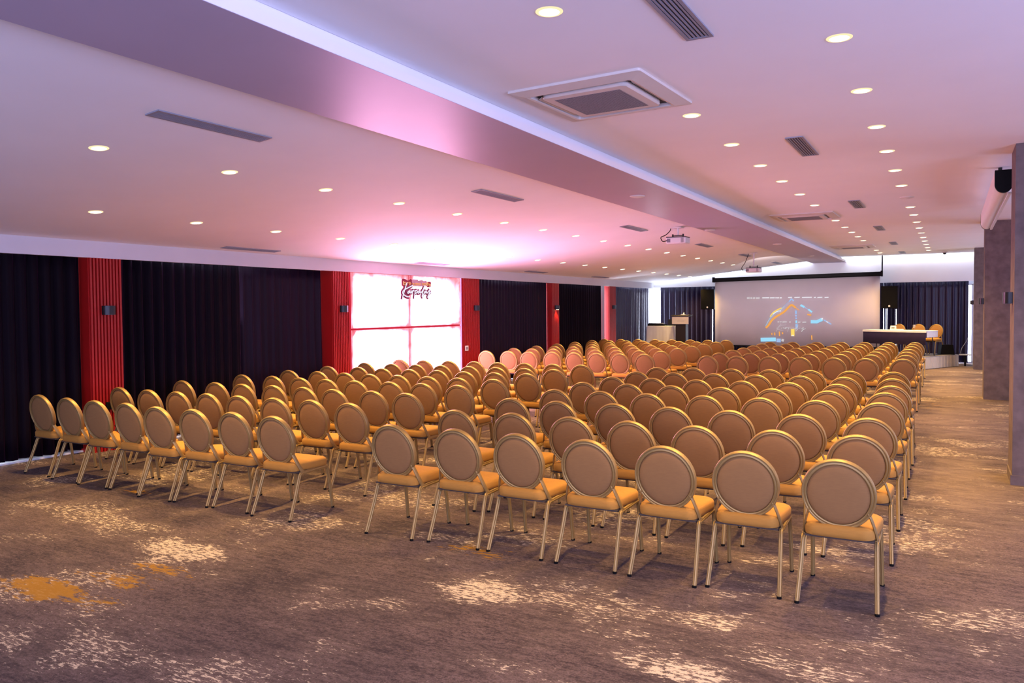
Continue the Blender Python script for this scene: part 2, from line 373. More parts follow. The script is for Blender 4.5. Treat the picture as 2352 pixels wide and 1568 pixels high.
# curtains
def curtain(p0, p1, label, m, amp=.05, per=.17, z0=.03, z1=2.6, seed=0, slits=(), flare=0., grp='dark floor-length curtains'):
    rnd = random.Random(seed); A = Vector((*p0,0)); B = Vector((*p1,0)); d = B-A; Ln = d.length; d.normalize(); nrm = Vector((d.y,-d.x,0))
    n = int(Ln/.018); rows = [0,.12,.35,.65,.9,1.0]; b = MB(); vs = []
    ph = [rnd.uniform(0,6.28) for _ in range(6)]
    offs = []
    for i in range(n+1):
        s = Ln*i/n
        x = 2*pi*s/per + 1.3*sin(s*1.7+ph[0]) + .9*sin(s*4.1+ph[1])
        q = sin(x); q = (abs(q)**.75)*(1 if q > 0 else -1)
        offs.append((s, q*(.75+.35*sin(s*2.3+ph[2])) + .25*sin(x*2.0+ph[3]), .22*sin(s*9+ph[4])))
    for r, f in enumerate(rows):
        z = z0+(z1-z0)*f
        for s, q, w in offs:
            a = amp*(1.1-.35*f)*q + amp*w*(1-f)
            ss = s + flare*(1-f)*((s/Ln)**6)
            zz = z + (.008*sin(s*13+ph[5]) if r == 0 else 0)
            vs.append(A+d*ss+nrm*a+Vector((0,0,zz)))
    fs = []
    for r in range(len(rows)-1):
        for i in range(n):
            s = offs[i][0]
            if any(c-w/2 < s < c+w/2 and rows[r] >= lo and rows[r+1] <= hi for c, w, lo, hi in slits): continue
            fs.append((r*(n+1)+i, r*(n+1)+i+1, (r+1)*(n+1)+i+1, (r+1)*(n+1)+i))
    b._add(vs, fs); o = b.build('curtain', m, smooth=True, angle=80, fix=False); tag(o, label, 'curtain', grp)
    so = o.modifiers.new('thickness', 'SOLIDIFY'); so.thickness = .006
    return o
XC = -9.97; V2 = M['velvet_lit']; V = M['velvet']; VF = M['velvet_front']
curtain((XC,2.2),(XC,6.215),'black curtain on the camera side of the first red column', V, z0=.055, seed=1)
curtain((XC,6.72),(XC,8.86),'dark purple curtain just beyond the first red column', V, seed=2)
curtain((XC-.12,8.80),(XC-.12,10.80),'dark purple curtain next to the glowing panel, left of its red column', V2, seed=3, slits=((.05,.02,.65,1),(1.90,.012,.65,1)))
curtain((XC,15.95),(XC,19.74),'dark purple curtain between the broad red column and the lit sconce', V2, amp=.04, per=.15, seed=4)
curtain((XC,20.29),(XC,23.72),'black curtain beyond the red column with the lit sconce', V, amp=.04, per=.15, seed=5)
curtain((XC,24.64),(XC,28.28),'blue-lit black curtain between the last red column and the front corner', VF, amp=.055, per=.16, seed=6)
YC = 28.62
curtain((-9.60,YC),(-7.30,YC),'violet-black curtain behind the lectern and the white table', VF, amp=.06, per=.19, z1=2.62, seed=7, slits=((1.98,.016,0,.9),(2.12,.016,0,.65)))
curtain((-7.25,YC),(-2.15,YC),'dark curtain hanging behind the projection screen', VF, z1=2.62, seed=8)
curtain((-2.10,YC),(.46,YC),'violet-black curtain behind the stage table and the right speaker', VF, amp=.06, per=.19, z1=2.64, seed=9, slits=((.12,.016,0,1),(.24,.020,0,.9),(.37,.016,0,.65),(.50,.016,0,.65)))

# ------------------------------------------------------------------ backlit stone panel + sign
t = thing('backlit_panel', 'glowing pink and white backlit stone wall panel with red seams', 'wall panel', (XW,13.2,0))
b = MB(); b.box(-.12,-.03,-1.86,1.90,.0,2.562); b.build('backing', M['seam'], t)
def slab(y0, y1, z0, z1, edge):
    """edge = (near, far, bottom, top) widths of the dimmer rim"""
    me = bpy.data.meshes.new('stone_slab'); ny, nz = 16, 12; vs = []; rim = []
    ys = [y0+(y1-y0)*i/ny for i in range(ny+1)]; zz = [z0+(z1-z0)*j/nz for j in range(nz+1)]
    for z in zz:
        for y in ys:
            vs.append((0,y,z)); r = 1.
            for dist, w in ((y-y0,edge[0]),(y1-y,edge[1]),(z-z0,edge[2]),(z1-z,edge[3])):
                if w > 0: r *= min(1., .15+.85*max(dist/w,0.)**.7) if dist < w else 1.
            rim.append(r)
    fs = [(j*(ny+1)+i, j*(ny+1)+i+1, (j+1)*(ny+1)+i+1, (j+1)*(ny+1)+i) for j in range(nz) for i in range(ny)]
    nv = len(vs)
    back = [(-.025,y0,z0),(-.025,y1,z0),(-.025,y1,z1),(-.025,y0,z1)]
    c = [0, ny, nz*(ny+1)+ny, nz*(ny+1)]
    vs += back; rim += [.2]*4
    fs += [(nv+3,nv+2,nv+1,nv)]
    edges = [[i for i in range(ny+1)], [j*(ny+1)+ny for j in range(nz+1)], [nz*(ny+1)+i for i in range(ny,-1,-1)], [j*(ny+1) for j in range(nz,-1,-1)]]
    for q, e in enumerate(edges): fs.append(tuple(e[::-1]+[nv+q, nv+(q+1)%4]))
    me.from_pydata(vs, [], fs); me.update()
    a = me.attributes.new('rim', 'FLOAT', 'POINT')
    for i, r in enumerate(rim): a.data[i].value = r
    me.materials.append(M['onyx'])
    o = bpy.data.objects.new('stone_slab', me); COL.objects.link(o); o.parent = t; return o
slab(-1.85,-.085,0,1.468,(.02,.60,.05,.08)); slab(-1.85,-.085,1.502,2.555,(.02,.60,.06,.60))
slab(-.035,1.87,0,1.468,(.10,.85,.05,.08)); slab(-.035,1.87,1.502,2.555,(.10,.85,.06,.55))
b = MB(); b.box(-.05,.012,1.875,1.895,0,2.56); b.build('edge_trim', mat('lilac_edge_strip', (.55,.40,.75), .3, noise=.03, emit=(.7,.5,1.), estr=.5), t)

sg = thing('illuminated_sign', 'red and white script sign high on the glowing stone panel', 'sign', (-9.79,13.35,2.25))
def sp(u, v, x):   # sign lettering in sheet units -> metres on the panel
    px = 900+u/19.6; py = 620+v/19.6
    return (x, 12.85+.01537*(px-925)-13.35, 2.48-.009*(py-640)+.00036*(px-925)-2.25)
strokes = [
 [(690,570),(640,720),(590,880),(545,1030),(505,1180),(478,1320)],
 [(940,690),(830,750),(690,820),(570,890),(505,970),(505,1040),(560,1110),(640,1170),(720,1200),(800,1195)],
 [(812,930),(745,960),(715,1020),(745,1040),(795,990),(822,930),(815,1010),(855,1030)],
 [(865,1010),(905,930),(900,1050),(930,970),(965,920),(1000,945)],
 [(1050,915),(1035,1060),(1015,1180),(1000,1310)], [(1045,950),(1110,915),(1135,975),(1085,1045),(1045,1040)],
 [(1255,940),(1190,960),(1165,1020),(1200,1045),(1250,990),(1272,935),(1262,1015),(1300,1040)],
 [(1300,1040),(1400,900),(1470,735),(1425,870),(1382,1000),(1365,1120),(1358,1230),(1410,1140),(1460,1030)],
 [(1550,955),(1485,970),(1462,1020),(1495,1040),(1545,990),(1562,945),(1552,1025),(1595,1045)],
 [(1595,1045),(1650,980),(1705,905),(1705,970),(1695,1040),(1665,1110),(1640,1230),(1615,1250),(1640,1170),(1720,1060),(1800,985)]]
b = MB(); pr = circle(.036, 10, .55, 1)
for st in strokes: b.tube([Vector(p) for p in smoothline([sp(u,v,.012) for u,v in st], 4)], circle(.044,10,1,.2), up=(1,0,0))
for u0,v0,u1,v1 in ((560,900,780,1130),(780,900,1300,1060),(1300,900,1640,1060)):
    b._add([sp(u0,v0,.004),sp(u1,v0,.004),sp(u1,v1,.004),sp(u0,v1,.004),sp(u0,v0,.016),sp(u1,v0,.016),sp(u1,v1,.016),sp(u0,v1,.016)], [(0,1,2,3),(4,5,6,7),(0,1,5,4),(1,2,6,5),(2,3,7,6),(3,0,4,7)])
b.build('script_backing', M['signmag'], sg, True)
def plate(pts, x0, x1, name, m):
    b = MB(); n = len(pts); b._add([sp(u,v,x0) for u,v in pts]+[sp(u,v,x1) for u,v in pts], [tuple(range(n)),tuple(range(n,2*n))]+[(i,(i+1)%n,n+(i+1)%n,n+i) for i in range(n)])
    return b.build(name, m, sg)
plate([(505,470),(540,390),(640,410),(760,480),(880,410),(930,430),(940,760),(560,900),(560,740),(500,690)], .002, .018, 'name_plate', M['signback'])
plate([(930,440),(1000,415),(1180,420),(1220,480),(1380,440),(1450,490),(1590,470),(1600,740),(1330,750),(930,740)], .002, .019, 'name_plate', M['signglare'])  # middle of the plate, its grey paints a reflection glare over the name
plate([(1585,520),(1770,515),(1805,570),(1800,750),(1740,785),(1620,775),(1575,700)], .002, .018, 'name_plate', M['signback'])
b = MB()
for st in strokes: b.tube([Vector(p) for p in smoothline([sp(u,v,.030) for u,v in st], 4)], circle(.0125,8,1,.6), up=(1,0,0))
b.build('script_lettering', M['neon'], sg, True)
b = MB(); gr = circle(.011, 6)
letters = [[(555,500),(550,670)],[(555,590),(610,550),(640,600),(610,660),(555,655)],[(690,560),(685,670)],[(690,600),(720,560),(755,560)],
  [(820,545),(785,600),(820,660),(860,605),(820,545)],[(1600,520),(1595,700)],[(1600,620),(1640,590),(1660,640),(1630,690),(1598,685)],
  [(1730,630),(1690,625),(1690,660),(1730,675),(1725,715),(1685,715)],[(1765,620),(1765,715)]]
for st in letters: b.tube([Vector(sp(u,v,.024)) for u,v in st], gr, up=(1,0,0))
b.build('name_lettering', M['goldletter'], sg); b = MB()
for u0,u1 in ((930,1010),(1050,1300),(1370,1560)): b.tube([Vector(sp(u0,600,.024)), Vector(sp(u1,612,.024))], gr, up=(1,0,0)); b.tube([Vector(sp(u0,662,.024)), Vector(sp(u1,668,.024))], gr, up=(1,0,0))
b.build('gold_letter_strip', M['goldletter'], sg)

# ------------------------------------------------------------------ sconces, outlets, switch
def sconce(loc, rz, label, lit=False):
    t = thing('wall_sconce', label, 'wall light', loc, rz, 'black up and down wall lights')
    b = MB(); n = 12    # half-round black body, wall at x=0, bulging to +x
    pts = [(0,-.085)]+[(.03+.06*sin(pi*k/n), -.085*cos(pi*k/n)) for k in range(n+1)]+[(0,.085)]
    b.prism(pts, -.06, .06); b.build('body', M['blackm'], t, True, 30)
    b = MB(); b.prism([(.02,-.05),(.07,-.04),(.07,.04),(.02,.05)], -.062, -.0595); b.build('lens', M['lens'] if lit else M['greyp'], t)
    if lit:
        l = bpy.data.lights.new('sconce_lamp', 'SPOT'); l.energy = 18; l.color = (1,.60,.22); l.spot_size = radians(100); l.spot_blend = .6; l.shadow_soft_size = .03
        o = bpy.data.objects.new('sconce_lamp', l); COL.objects.link(o); o.parent = t; o.location = (.05,0,-.07)
    return t
for y, lab, lit in ((6.47,'black wall light on the red column nearest the camera',0),(11.09,'black wall light beside the glowing panel on its camera side',0),
                    (15.72,'black wall light on the broad red column past the panel',0),(20.03,'black wall light glowing orange downward on a red column',1),(24.33,'black wall light on the last red column before the corner',0)):
    sconce((XW+.004,y,1.875), 0, lab, lit)
for y, lab in ((9.74,'black wall light on the side of the nearest brown pillar'),(18.1,'black wall light on the side of the middle brown pillar'),(26.25,'black wall light on the side of the farthest brown pillar')):
    sconce((.552,y,1.92), pi, lab)
for y, z, lab in ((6.46,.605,'small black outlet box low on the nearest red column'),(15.66,.57,'small black outlet box low on the broad red column')):
    t = thing('outlet_box', lab, 'outlet', (XW+.002,y,z), 0, 'black outlet boxes on red columns')
    b = MB(); b.bbox(0,.035,-.055,.055,-.05,.05,.006); b.build('body', M['black'], t)
    b = MB(); b.box(.035,.038,-.035,.035,-.03,.03); b.build('cover', M['rubber'], t)
t = thing('wall_switch', 'small white switch plate on the broad red column', 'switch', (XW+.002,15.30,.945))
b = MB(); b.bbox(0,.014,-.07,.07,-.06,.06,.004); b.build('plate', M['whitep'], t)
b = MB(); b.bbox(.014,.02,-.03,.03,-.03,.03,.002); b.build('rocker', M['greyp'], t)

# ------------------------------------------------------------------ downlights
SPOT = 310.
def downlight():
    t = thing('downlight', 'x', 'ceiling light', group='recessed ceiling downlights')
    b = MB(); b.lathe([(.0565,-.003),(.058,-.0055),(.070,-.005),(.076,-.001),(.076,.004),(.0565,.004)], seg=28, cap=False); b.build('trim_ring', M['glowring'], t, True)
    b = MB(); b.lathe([(.0565,-.0045),(.0565,-.0025)], seg=24); b.build('lens', M['lens'], t)
    l = bpy.data.lights.new('downlight_lamp', 'SPOT'); l.energy = SPOT; l.color = (1,.62,.20); l.spot_size = radians(114); l.spot_blend = .9; l.shadow_soft_size = .05
    o = bpy.data.objects.new('downlight_lamp', l); COL.objects.link(o); o.parent = t; o.location = (0,0,-.03)
    return t
ORD = ['first','second','third','fourth','fifth','sixth','seventh','eighth','ninth','tenth','eleventh','twelfth','thirteenth','fourteenth','fifteenth','sixteenth','seventeenth','eighteenth','nineteenth']
rows = [(-.61, ZR, [5.187,6.533,7.913,9.215,10.567,11.949,14.617,15.903,17.305,18.641,19.957,21.3,22.5,23.8,25.09,26.35], 'ceiling row nearest the pillars'),
        (-1.943, ZR, [3.911,6.617,8.008,9.363,10.683,12.065,13.487,16.101,17.585,18.871,20.144,21.433,24.052,25.351,26.673], 'flat ceiling row beside the beam'),
        (-6.06, None, [3.96+1.325*i for i in range(17)], 'sloping ceiling row nearer the beam'),
        (-8.21, None, [5.31+1.318*i for i in range(18)], 'sloping ceiling row nearer the curtains')]
proto = None; TILT = atan2(SL,1)
for X, Z, ys, rn in rows:
    for i, y in enumerate(ys):
        lab = 'lit round downlight, %s from camera end, %s' % (ORD[i], rn)
        z = Z if Z else zs(X); rot = (0,0,0) if Z else (0,-TILT,0)
        if proto is None: proto = downlight(); proto.location = (X,y,z-.001); proto.rotation_euler = rot; proto['label'] = lab
        else: dup(proto, (X,y,z-.001), lab, rot=rot)

# ------------------------------------------------------------------ air vents
def vent(loc, ln, w, label, rot):
    t = thing('air_vent', label, 'air vent', loc, 0, 'long slotted ceiling air vents', rot)
    b = MB(); f = .022
    for x0,x1,y0,y1 in ((-w/2,-w/2+f,-ln/2,ln/2),(w/2-f,w/2,-ln/2,ln/2),(-w/2+f,w/2-f,-ln/2,-ln/2+f),(-w/2+f,w/2-f,ln/2-f,ln/2)): b.box(x0,x1,y0,y1,-.010,-.001)
    b.build('frame', M['ventf'], t)
    b = MB(); b.box(-w/2+f,w/2-f,-ln/2+f,ln/2-f,-.0025,-.0012); b.build('dark_opening', M['ventd'], t)
    b = MB(); n = 5; ww = (w-2*f)/n
    for i in range(n):
        c = -w/2+f+(i+.5)*ww; b.box(c-ww*.24,c+ww*.24,-ln/2+f,ln/2-f,-.009,-.0026)
    b.build('slats', M['ventf'], t)
    return t
names = ['first','second','third','fourth','fifth','sixth']
for i, y in enumerate((4.22,8.48,13.72,18.2,22.8,26.9)):
    vent((-1.34,y,ZR), 1.05, .165, 'grey slotted air vent, %s from camera, flat ceiling' % names[i], (0,0,0))
for i, y in enumerate((4.25,8.68,13.58,18.2,22.4,26.85)):
    vent((-5.05,y,zs(-5.05)), 1.08, .15, 'grey slotted air vent, %s from camera, sloping ceiling beside the beam' % names[i], (0,-TILT,0))
for i, y in enumerate((8.70,13.58,18.3,22.6)):
    vent((-9.52,y,zs(-9.52)), 1.08, .15, 'thin air vent, %s from camera, low edge of ceiling above curtains' % names[i], (0,-TILT,0))

# ------------------------------------------------------------------ ceiling cassettes
def cassette(loc, label, rz=0):
    t = thing('ceiling_cassette', label, 'air conditioner', loc, rz, 'four-way ceiling air conditioners')
    h = .535; b = MB()
    def ring(r0, z0, r1, z1, rr=.02, seg=5):
        def loop(r, z):
            pts = []
            for cx, cy, a0 in ((1,1,0),(-1,1,90),(-1,-1,180),(1,-1,270)):
                for k in range(seg+1):
                    a = radians(a0+90*k/seg); q = r-rr; pts.append((cx*q+rr*cos(a), cy*q+rr*sin(a), z))
            return pts
        A = loop(r0,z0); B = loop(r1,z1); n = len(A)
        b._add(A+B, [(i,(i+1)%n,n+(i+1)%n,n+i) for i in range(n)])
    ring(h,0,h,-.018); ring(h,-.018,.43,-.040); ring(.43,-.040,.41,-.036); ring(.41,-.036,.41,0)
    b.build('outer_panel', M['acpanel'], t, True, 30)
    b = MB(); ring(.352,0,.352,-.034,.07); ring(.352,-.034,.340,-.044,.06); ring(.340,-.044,.27,-.046,.03); b.build('inner_panel', M['acpanel'], t, True, 30)
    b = MB(); b.box(-.41,.41,-.41,.41,-.008,-.002); b.build('dark_duct', M['ventd'], t)
    b = MB(); n = 26
    b.box(-.272,.272,-.272,.272,-.042,-.036)
    for i in range(n):
        c = -.265+.53*i/(n-1); b.box(c-.005,c+.005,-.268,.268,-.048,-.042); b.box(-.268,.268,c-.005,c+.005,-.0475,-.042)
    b.build('intake_grille', M['greyp'], t)
    for k in range(4):
        a = k*pi/2; b = MB()
        p = [(.368,-.29,-.014),(.394,-.29,-.030),(.394,.29,-.030),(.368,.29,-.014)]
        r = Matrix.Rotation(a,3,'Z'); q = [r @ Vector(x) for x in p]; q2 = [x+Vector((0,0,.006)) for x in q]
        b._add(q+q2, [(0,1,2,3),(7,6,5,4),(0,1,5,4),(1,2,6,5),(2,3,7,6),(3,0,4,7)]); b.build('louver', M['acpanel'], t)
    return t
c1 = cassette((-2.37,5.68,ZR), 'square ceiling air conditioner nearest the camera, above the near chairs', radians(-3))
dup(c1, (-2.33,15.02,ZR), 'square ceiling air conditioner, middle of three beside the beam', 0.)
dup(c1, (-2.38,23.4,ZR), 'square ceiling air conditioner farthest from camera, near the front wall', 0.)

# detectors, dome camera
def detector(loc, label, r=.09):
    t = thing('ceiling_detector', label, 'ceiling detector', loc, 0, 'round ceiling detectors')
    b = MB(); b.lathe([(r,0),(r,-.006),(r*.85,-.016),(r*.4,-.020)], seg=24); b.build('body', M['whitep'], t, True, 30)
    b = MB(); b.lathe([(r*.4,-.020),(r*.3,-.025)], seg=16); b.build('sensor_cap', M['whitep'], t, True, 30)
d0 = [(-3.6,9.8,3.31,'round flat detector on the beam, nearest the camera'),(-4.0,14.82,3.31,'round flat detector on the beam beside the near projector'),(-3.57,19.05,3.31,'round flat detector on the beam past the near projector'),(-3.57,24.04,3.31,'round flat detector on the beam nearest the front wall'),(-.6,13.25,ZR,'round flat detector in the downlight row nearest the pillars')]
for x,y,z,l in d0: detector((x,y,z), l, .10)
t = thing('ceiling_dome_camera', 'small grey dome camera on the ceiling by the front wall', 'security camera', (-.2,27.2,ZR))
b = MB(); b.lathe([(.07,0),(.07,-.035),(.05,-.045)], seg=20); b.build('base', M['whitep'], t, True, 30)
b = MB(); b.lathe([(.05,-.045),(.048,-.07),(.03,-.092),(.004,-.1)], seg=20); b.build('dome', M['blackm'], t, True, 60)

# projectors
def projector(loc, drop, label):
    t = thing('ceiling_projector', label, 'projector', loc, 0, 'ceiling-hung projectors')
    b = MB(); b.bbox(-.09,.09,-.09,.09,-.015,0,.004); b.build('mount_plate', M['whitep'], t)
    b = MB(); b.tube([(0,0,-.01),(0,0,-drop+.1)], circle(.018,12)); b.build('mount_pole', M['whitep'], t, True)
    b = MB(); b.bbox(-.10,.10,-.03,.03,-drop+.09,-drop+.10,.002)
    for s in (-1,1): b.bbox(s*.10-.012,s*.10+.012,-.02,.02,-drop+.06,-drop+.125,.004)
    b.build('bracket', M['blackm'], t)
    b = MB(); b.bbox(-.19,.19,-.15,.15,-drop-.06,-drop+.06,.018); b.build('body', M['whitep'], t)
    b = MB(); b.bbox(-.188,.188,-.148,.148,-drop+.056,-drop+.068,.004); b.build('top_cover', M['blackm'], t)
    b = MB(); b.lathe([(.05,.13),(.052,.19),(.04,.195),(.035,.18)], (-.08,0,-drop), 20, 'y'); b.build('lens', M['black'], t, True, 40)
    b = MB()
    for i in range(7): b.box(.10+.008*i,.104+.008*i,-.1515,-.149,-drop-.045,-drop+.045)
    b.box(-.17,-.10,-.1515,-.149,-drop-.035,-drop+.03); b.build('rear_vent', M['greyp'], t)
    b = MB(); b.tube(smoothline([(-.14,0,-.005),(-.15,-.02,-.06),(-.22,-.06,-drop*.55),(-.30,-.1,-drop+.07),(-.25,-.14,-drop-.01),(-.16,-.155,-drop)],5), circle(.008,8)); b.build('cable', M['black'], t, True)
    return t
projector((-4.50,14.43,zs(-4.5)-.001), .25, 'white projector on a short pole under the sloping ceiling, nearer the camera')
projector((-4.76,22.10,zs(-4.76)-.001), .47, 'white projector on a long pole hanging before the screen')

# roller screen case on the pillar side
t = thing('roller_screen_case', 'long white roller screen case with black end caps under the ceiling', 'screen case', (.49,12.65,3.21))
pts = []
for k in range(17):
    a = pi+pi*k/16; pts.append((.085*cos(a), -.03+.095*sin(a)))
prof = [(-.085,.12)]+pts+[(.085,.12)]
b = MB(); b.prism_y(prof, -2.40, 2.42); b.build('housing', M['whitep'], t, True, 40)
for s, n in ((-1,'end_cap'),(1,'end_cap')):
    b = MB(); p2 = [(x*1.02,z*1.02) for x,z in prof]; y = 2.41*s; b.prism_y(p2, y-.03, y+.03); b.build(n, M['black'], t, True, 40)
b = MB(); b.box(.045,.075,-2.38,2.40,-.135,-.118); b.build('bottom_bar', M['whitep'], t)
for y in (-1.6,1.6):
    b = MB(); b.box(-.02,.02,y-.03,y+.03,.12,.268); b.build('hanger', M['blackm'], t)

# ------------------------------------------------------------------ projection screen at the front
t = thing('projection_screen', 'large grey projection screen with faint house picture on front wall', 'projection screen', (-4.68,27.85,2.84))
TL = radians(.75)
b = MB(); b.tube([(-2.70,0,-.035),(2.70,0,.035)], [(x,z) for x,z in [(-.06,-.07),(.05,-.07),(.07,-.04),(.07,.05),(.05,.07),(-.06,.07)]]); b.build('housing', M['black'], t)
for s in (-1,1):
    b = MB(); b.box(s*2.71-.03,s*2.71+.03,-.08,.08,.035*s-.085,.035*s+.10); b.build('end_cap', M['black'], t)
b = MB(); b.tube([(2.72,0,.12),(2.72,0,.62)], circle(.022,10)); b.build('hanger_pole', M['blackm'], t)
b = MB(); n = 24
vs = []
for i in range(n+1):
    x = -2.66+5.32*i/n; w = .012*sin(x*2.1)
    vs += [(x,w*.4,-.06+.013*x),(x,w,-1.2),(x,w*1.3,-2.34)]
b._add(vs, [(3*i+j,3*(i+1)+j,3*(i+1)+j+1,3*i+j+1) for i in range(n) for j in range(2)])
cv = b.build('canvas', M['canvas'], t, True, 80, fix=False)
so = cv.modifiers.new('thickness','SOLIDIFY'); so.thickness = .004
b = MB(); b.box(-2.68,2.68,-.02,.02,-2.37,-2.33); b.build('bottom_bar', M['black'], t)
# projected picture (light on the canvas)
PR = {'cy': emis('projected_cyan', (.35,.72,.95), 1.), 'or': emis('projected_orange', (.95,.42,.10), .95), 'wh': emis('projected_white', (.9,.9,.95), .95),
      'ye': emis('projected_yellow', (.98,.66,.14), 1.05), 'pk': emis('projected_pale', (.72,.66,.68), .85), 'bl': emis('projected_blue', (.42,.60,.95), .85)}
keys = list(PR); b = MB()
def pp(u, v): # picture sheet units -> local
    px = 1700+u/9.046; py = 660+v/9.046
    x = -6.23+(px-1715)*(2.67/188); z = 2.16-(py-684)*.01525+(px-1715)*(-.00022)
    return Vector((x+4.68, -.030, z-2.84))
def ribbon(key, pts, w, n=1):
    b.cur = keys.index(key); P = [pp(*p) for p in pts]
    if n > 1: P = smoothline(P, n)
    q = w/9.046*.0146/2
    b.tube(P, [(-.002,-q),(.002,-q),(.002,q),(-.002,q)] if abs((P[-1]-P[0]).x) > abs((P[-1]-P[0]).z) else [(-q,-.002),(q,-.002),(q,.002),(-q,.002)], up=(0,0,1))
for u0,u1 in ((140,200),(215,255),(270,320),(340,415)): ribbon('pk', [(u0,222),(u1,220)], 34)
for u0,u1 in ((470,620),(635,735),(750,780),(790,825),(840,885)): ribbon('wh', [(u0,216),(u1,214)], 18)
for u0,u1 in ((1015,1095),(1145,1255),(1300,1500),(1540,1585),(1610,1710),(1755,1835)): ribbon('wh', [(u0,209),(u1,204)], 18)
b.build('projected_menu', [PR[k] for k in keys], t); b = MB()
ribbon('bl', [(1040,290),(1085,235),(1130,280)], 30); ribbon('bl', [(1040,280),(930,390)], 22)
ribbon('cy', [(545,790),(600,690),(650,620),(740,530),(850,470),(940,380)], 26, 4); ribbon('ye', [(640,600),(700,520),(790,460),(880,420)], 22, 4); ribbon('wh', [(700,550),(790,490),(870,480)], 18, 4)
ribbon('or', [(550,830),(610,770),(680,670),(780,590),(930,500),(1030,400),(1090,360),(1170,410)], 40, 4); ribbon('or', [(1170,410),(1240,460)], 14); ribbon('or', [(1410,545),(1490,560)], 26)
ribbon('cy', [(1270,360),(1350,400)], 40); ribbon('bl', [(1350,400),(1430,450)], 12); ribbon('cy', [(1430,445),(1505,500)], 32)
ribbon('bl', [(1175,470),(1180,540)], 34); ribbon('bl', [(1180,560),(1180,590)], 34); ribbon('bl', [(1182,610),(1184,640)], 30); ribbon('cy', [(1186,670),(1186,720)], 30); ribbon('bl', [(1190,740),(1195,830)], 44)
ribbon('cy', [(1480,690),(1600,690),(1710,640)], 66); ribbon('wh', [(1690,635),(1725,625)], 30); ribbon('bl', [(1740,650),(1890,735)], 22); ribbon('wh', [(1790,680),(1830,700)], 20)
ribbon('ye', [(1112,840),(1114,985)], 70); ribbon('wh', [(1112,960),(1112,985)], 50)
b.build('projected_house', [PR[k] for k in keys], t); b = MB()
for u,v0,v1 in ((735,920,980),(835,900,990),(1500,960,1050),(675,930,970),(900,910,950)): ribbon('or', [(u,v0),(u+6,v1)], 22)
ribbon('cy', [(440,1075),(760,1060)], 80); ribbon('bl', [(775,1080),(865,1080)], 76); ribbon('pk', [(880,1070),(930,1080)], 50)
b.build('projected_lights', [PR[k] for k in keys], t); b = MB()
for st in strokes:
    pts = [((u-480)*.46+770, (v-690)*.23+760) for u,v in st]; ribbon('pk', pts, 12, 3)
for u0,u1 in ((800,830),(850,880),(900,990),(1040,1070),(1220,1270),(1310,1390)): ribbon('pk', [(u0,705),(u1,700)], 22)
b.build('projected_lettering', [PR[k] for k in keys], t)

# speakers hung either side of the screen
def speaker(loc, label):
    t = thing('loudspeaker', label, 'loudspeaker', loc, 0, 'black loudspeakers beside the screen')
    b = MB(); b.prism([(-.24,-.2),(.24,-.2),(.17,.2),(-.17,.2)], -.36, .36); b.build('cabinet', M['black'], t)
    b = MB(); b.box(-.22,.22,-.215,-.199,-.34,.34); b.build('grille', M['rubber'], t)
    b = MB(); b.lathe([(.03,-.222),(.03,-.214)], (0,0,-.28), 16, 'y'); b.build('badge', M['whitep'], t)
    b = MB(); b.box(-.03,.03,.18,.40,-.05,.05); b.build('wall_bracket', M['blackm'], t)
speaker((-7.62,28.08,2.125), 'black loudspeaker partly hidden behind the screen, above the lectern')
speaker((-1.745,28.02,2.115), 'black loudspeaker on the pillar side of the screen, above the stage')

# white table + equipment, lectern
t = thing('cloth_table', 'tall white-clothed table in the front corner beside the lectern', 'table', (-8.98,27.1,0))
b = MB(); b.bbox(-.52,.48,-.30,.30,1.165,1.195,.006); b.build('table_top', M['tablecloth'], t)
b = MB(); outline = []
def pleats(p0, p1, n):
    for i in range(n):
        f = i/n; yield (p0[0]+(p1[0]-p0[0])*f, p0[1]+(p1[1]-p0[1])*f, f)
loop = []
for (p0,p1) in (((-.53,-.31),(.49,-.31)),((.49,-.31),(.49,.31)),((.49,.31),(-.53,.31)),((-.53,.31),(-.53,-.31))):
    for x,y,f in pleats(p0,p1,28): loop.append((x,y))
n = len(loop); vs = []
for r,(z,k) in enumerate(((1.185,0),(.9,.35),(.5,.7),(.03,1.))):
    for i,(x,y) in enumerate(loop):
        w = 1+k*(.05+.035*sin(i*.75)+.02*sin(i*1.9)); vs.append((x*w,y*w,z))
b._add(vs, [(r*n+i, r*n+(i+1)%n, (r+1)*n+(i+1)%n, (r+1)*n+i) for r in range(3) for i in range(n)]); b.build('cloth', M['tablecloth'], t, True, 80)
b = MB()
for sx in (-.47,.43):
    for sy in (-.25,.25): b.box(sx-.015,sx+.015,sy-.015,sy+.015,0,1.165)
b.build('leg_frame', M['blackm'], t)
t = thing('mixing_console', 'flat black mixing console lying on the white corner table', 'mixer', (-9.22,27.1,1.197))
b = MB(); b.prism_y([(-.29,0),(.30,0),(.30,.06),(-.24,.10),(-.29,.05)], -.2, .2); b.build('body', M['black'], t)
b = MB()
for i in range(8): b.box(-.22+i*.06,-.20+i*.06,-.14,.12,.075,.10)
b.build('fader_strip', M['greyp'], t)
t = thing('laptop', 'dark open laptop on the white corner table', 'laptop', (-8.70,27.12,1.197))
b = MB(); b.bbox(-.17,.17,-.12,.12,0,.018,.003); b.build('keyboard_base', M['blackm'], t)
b = MB(); b._add([(-.17,.12,.018),(.17,.12,.018),(.17,.17,.23),(-.17,.17,.23),(-.17,.135,.018),(.17,.135,.018),(.17,.185,.23),(-.17,.185,.23)], [(0,1,2,3),(4,5,6,7),(0,1,5,4),(1,2,6,5),(2,3,7,6),(3,0,4,7)]); b.build('lid', M['blackm'], t)

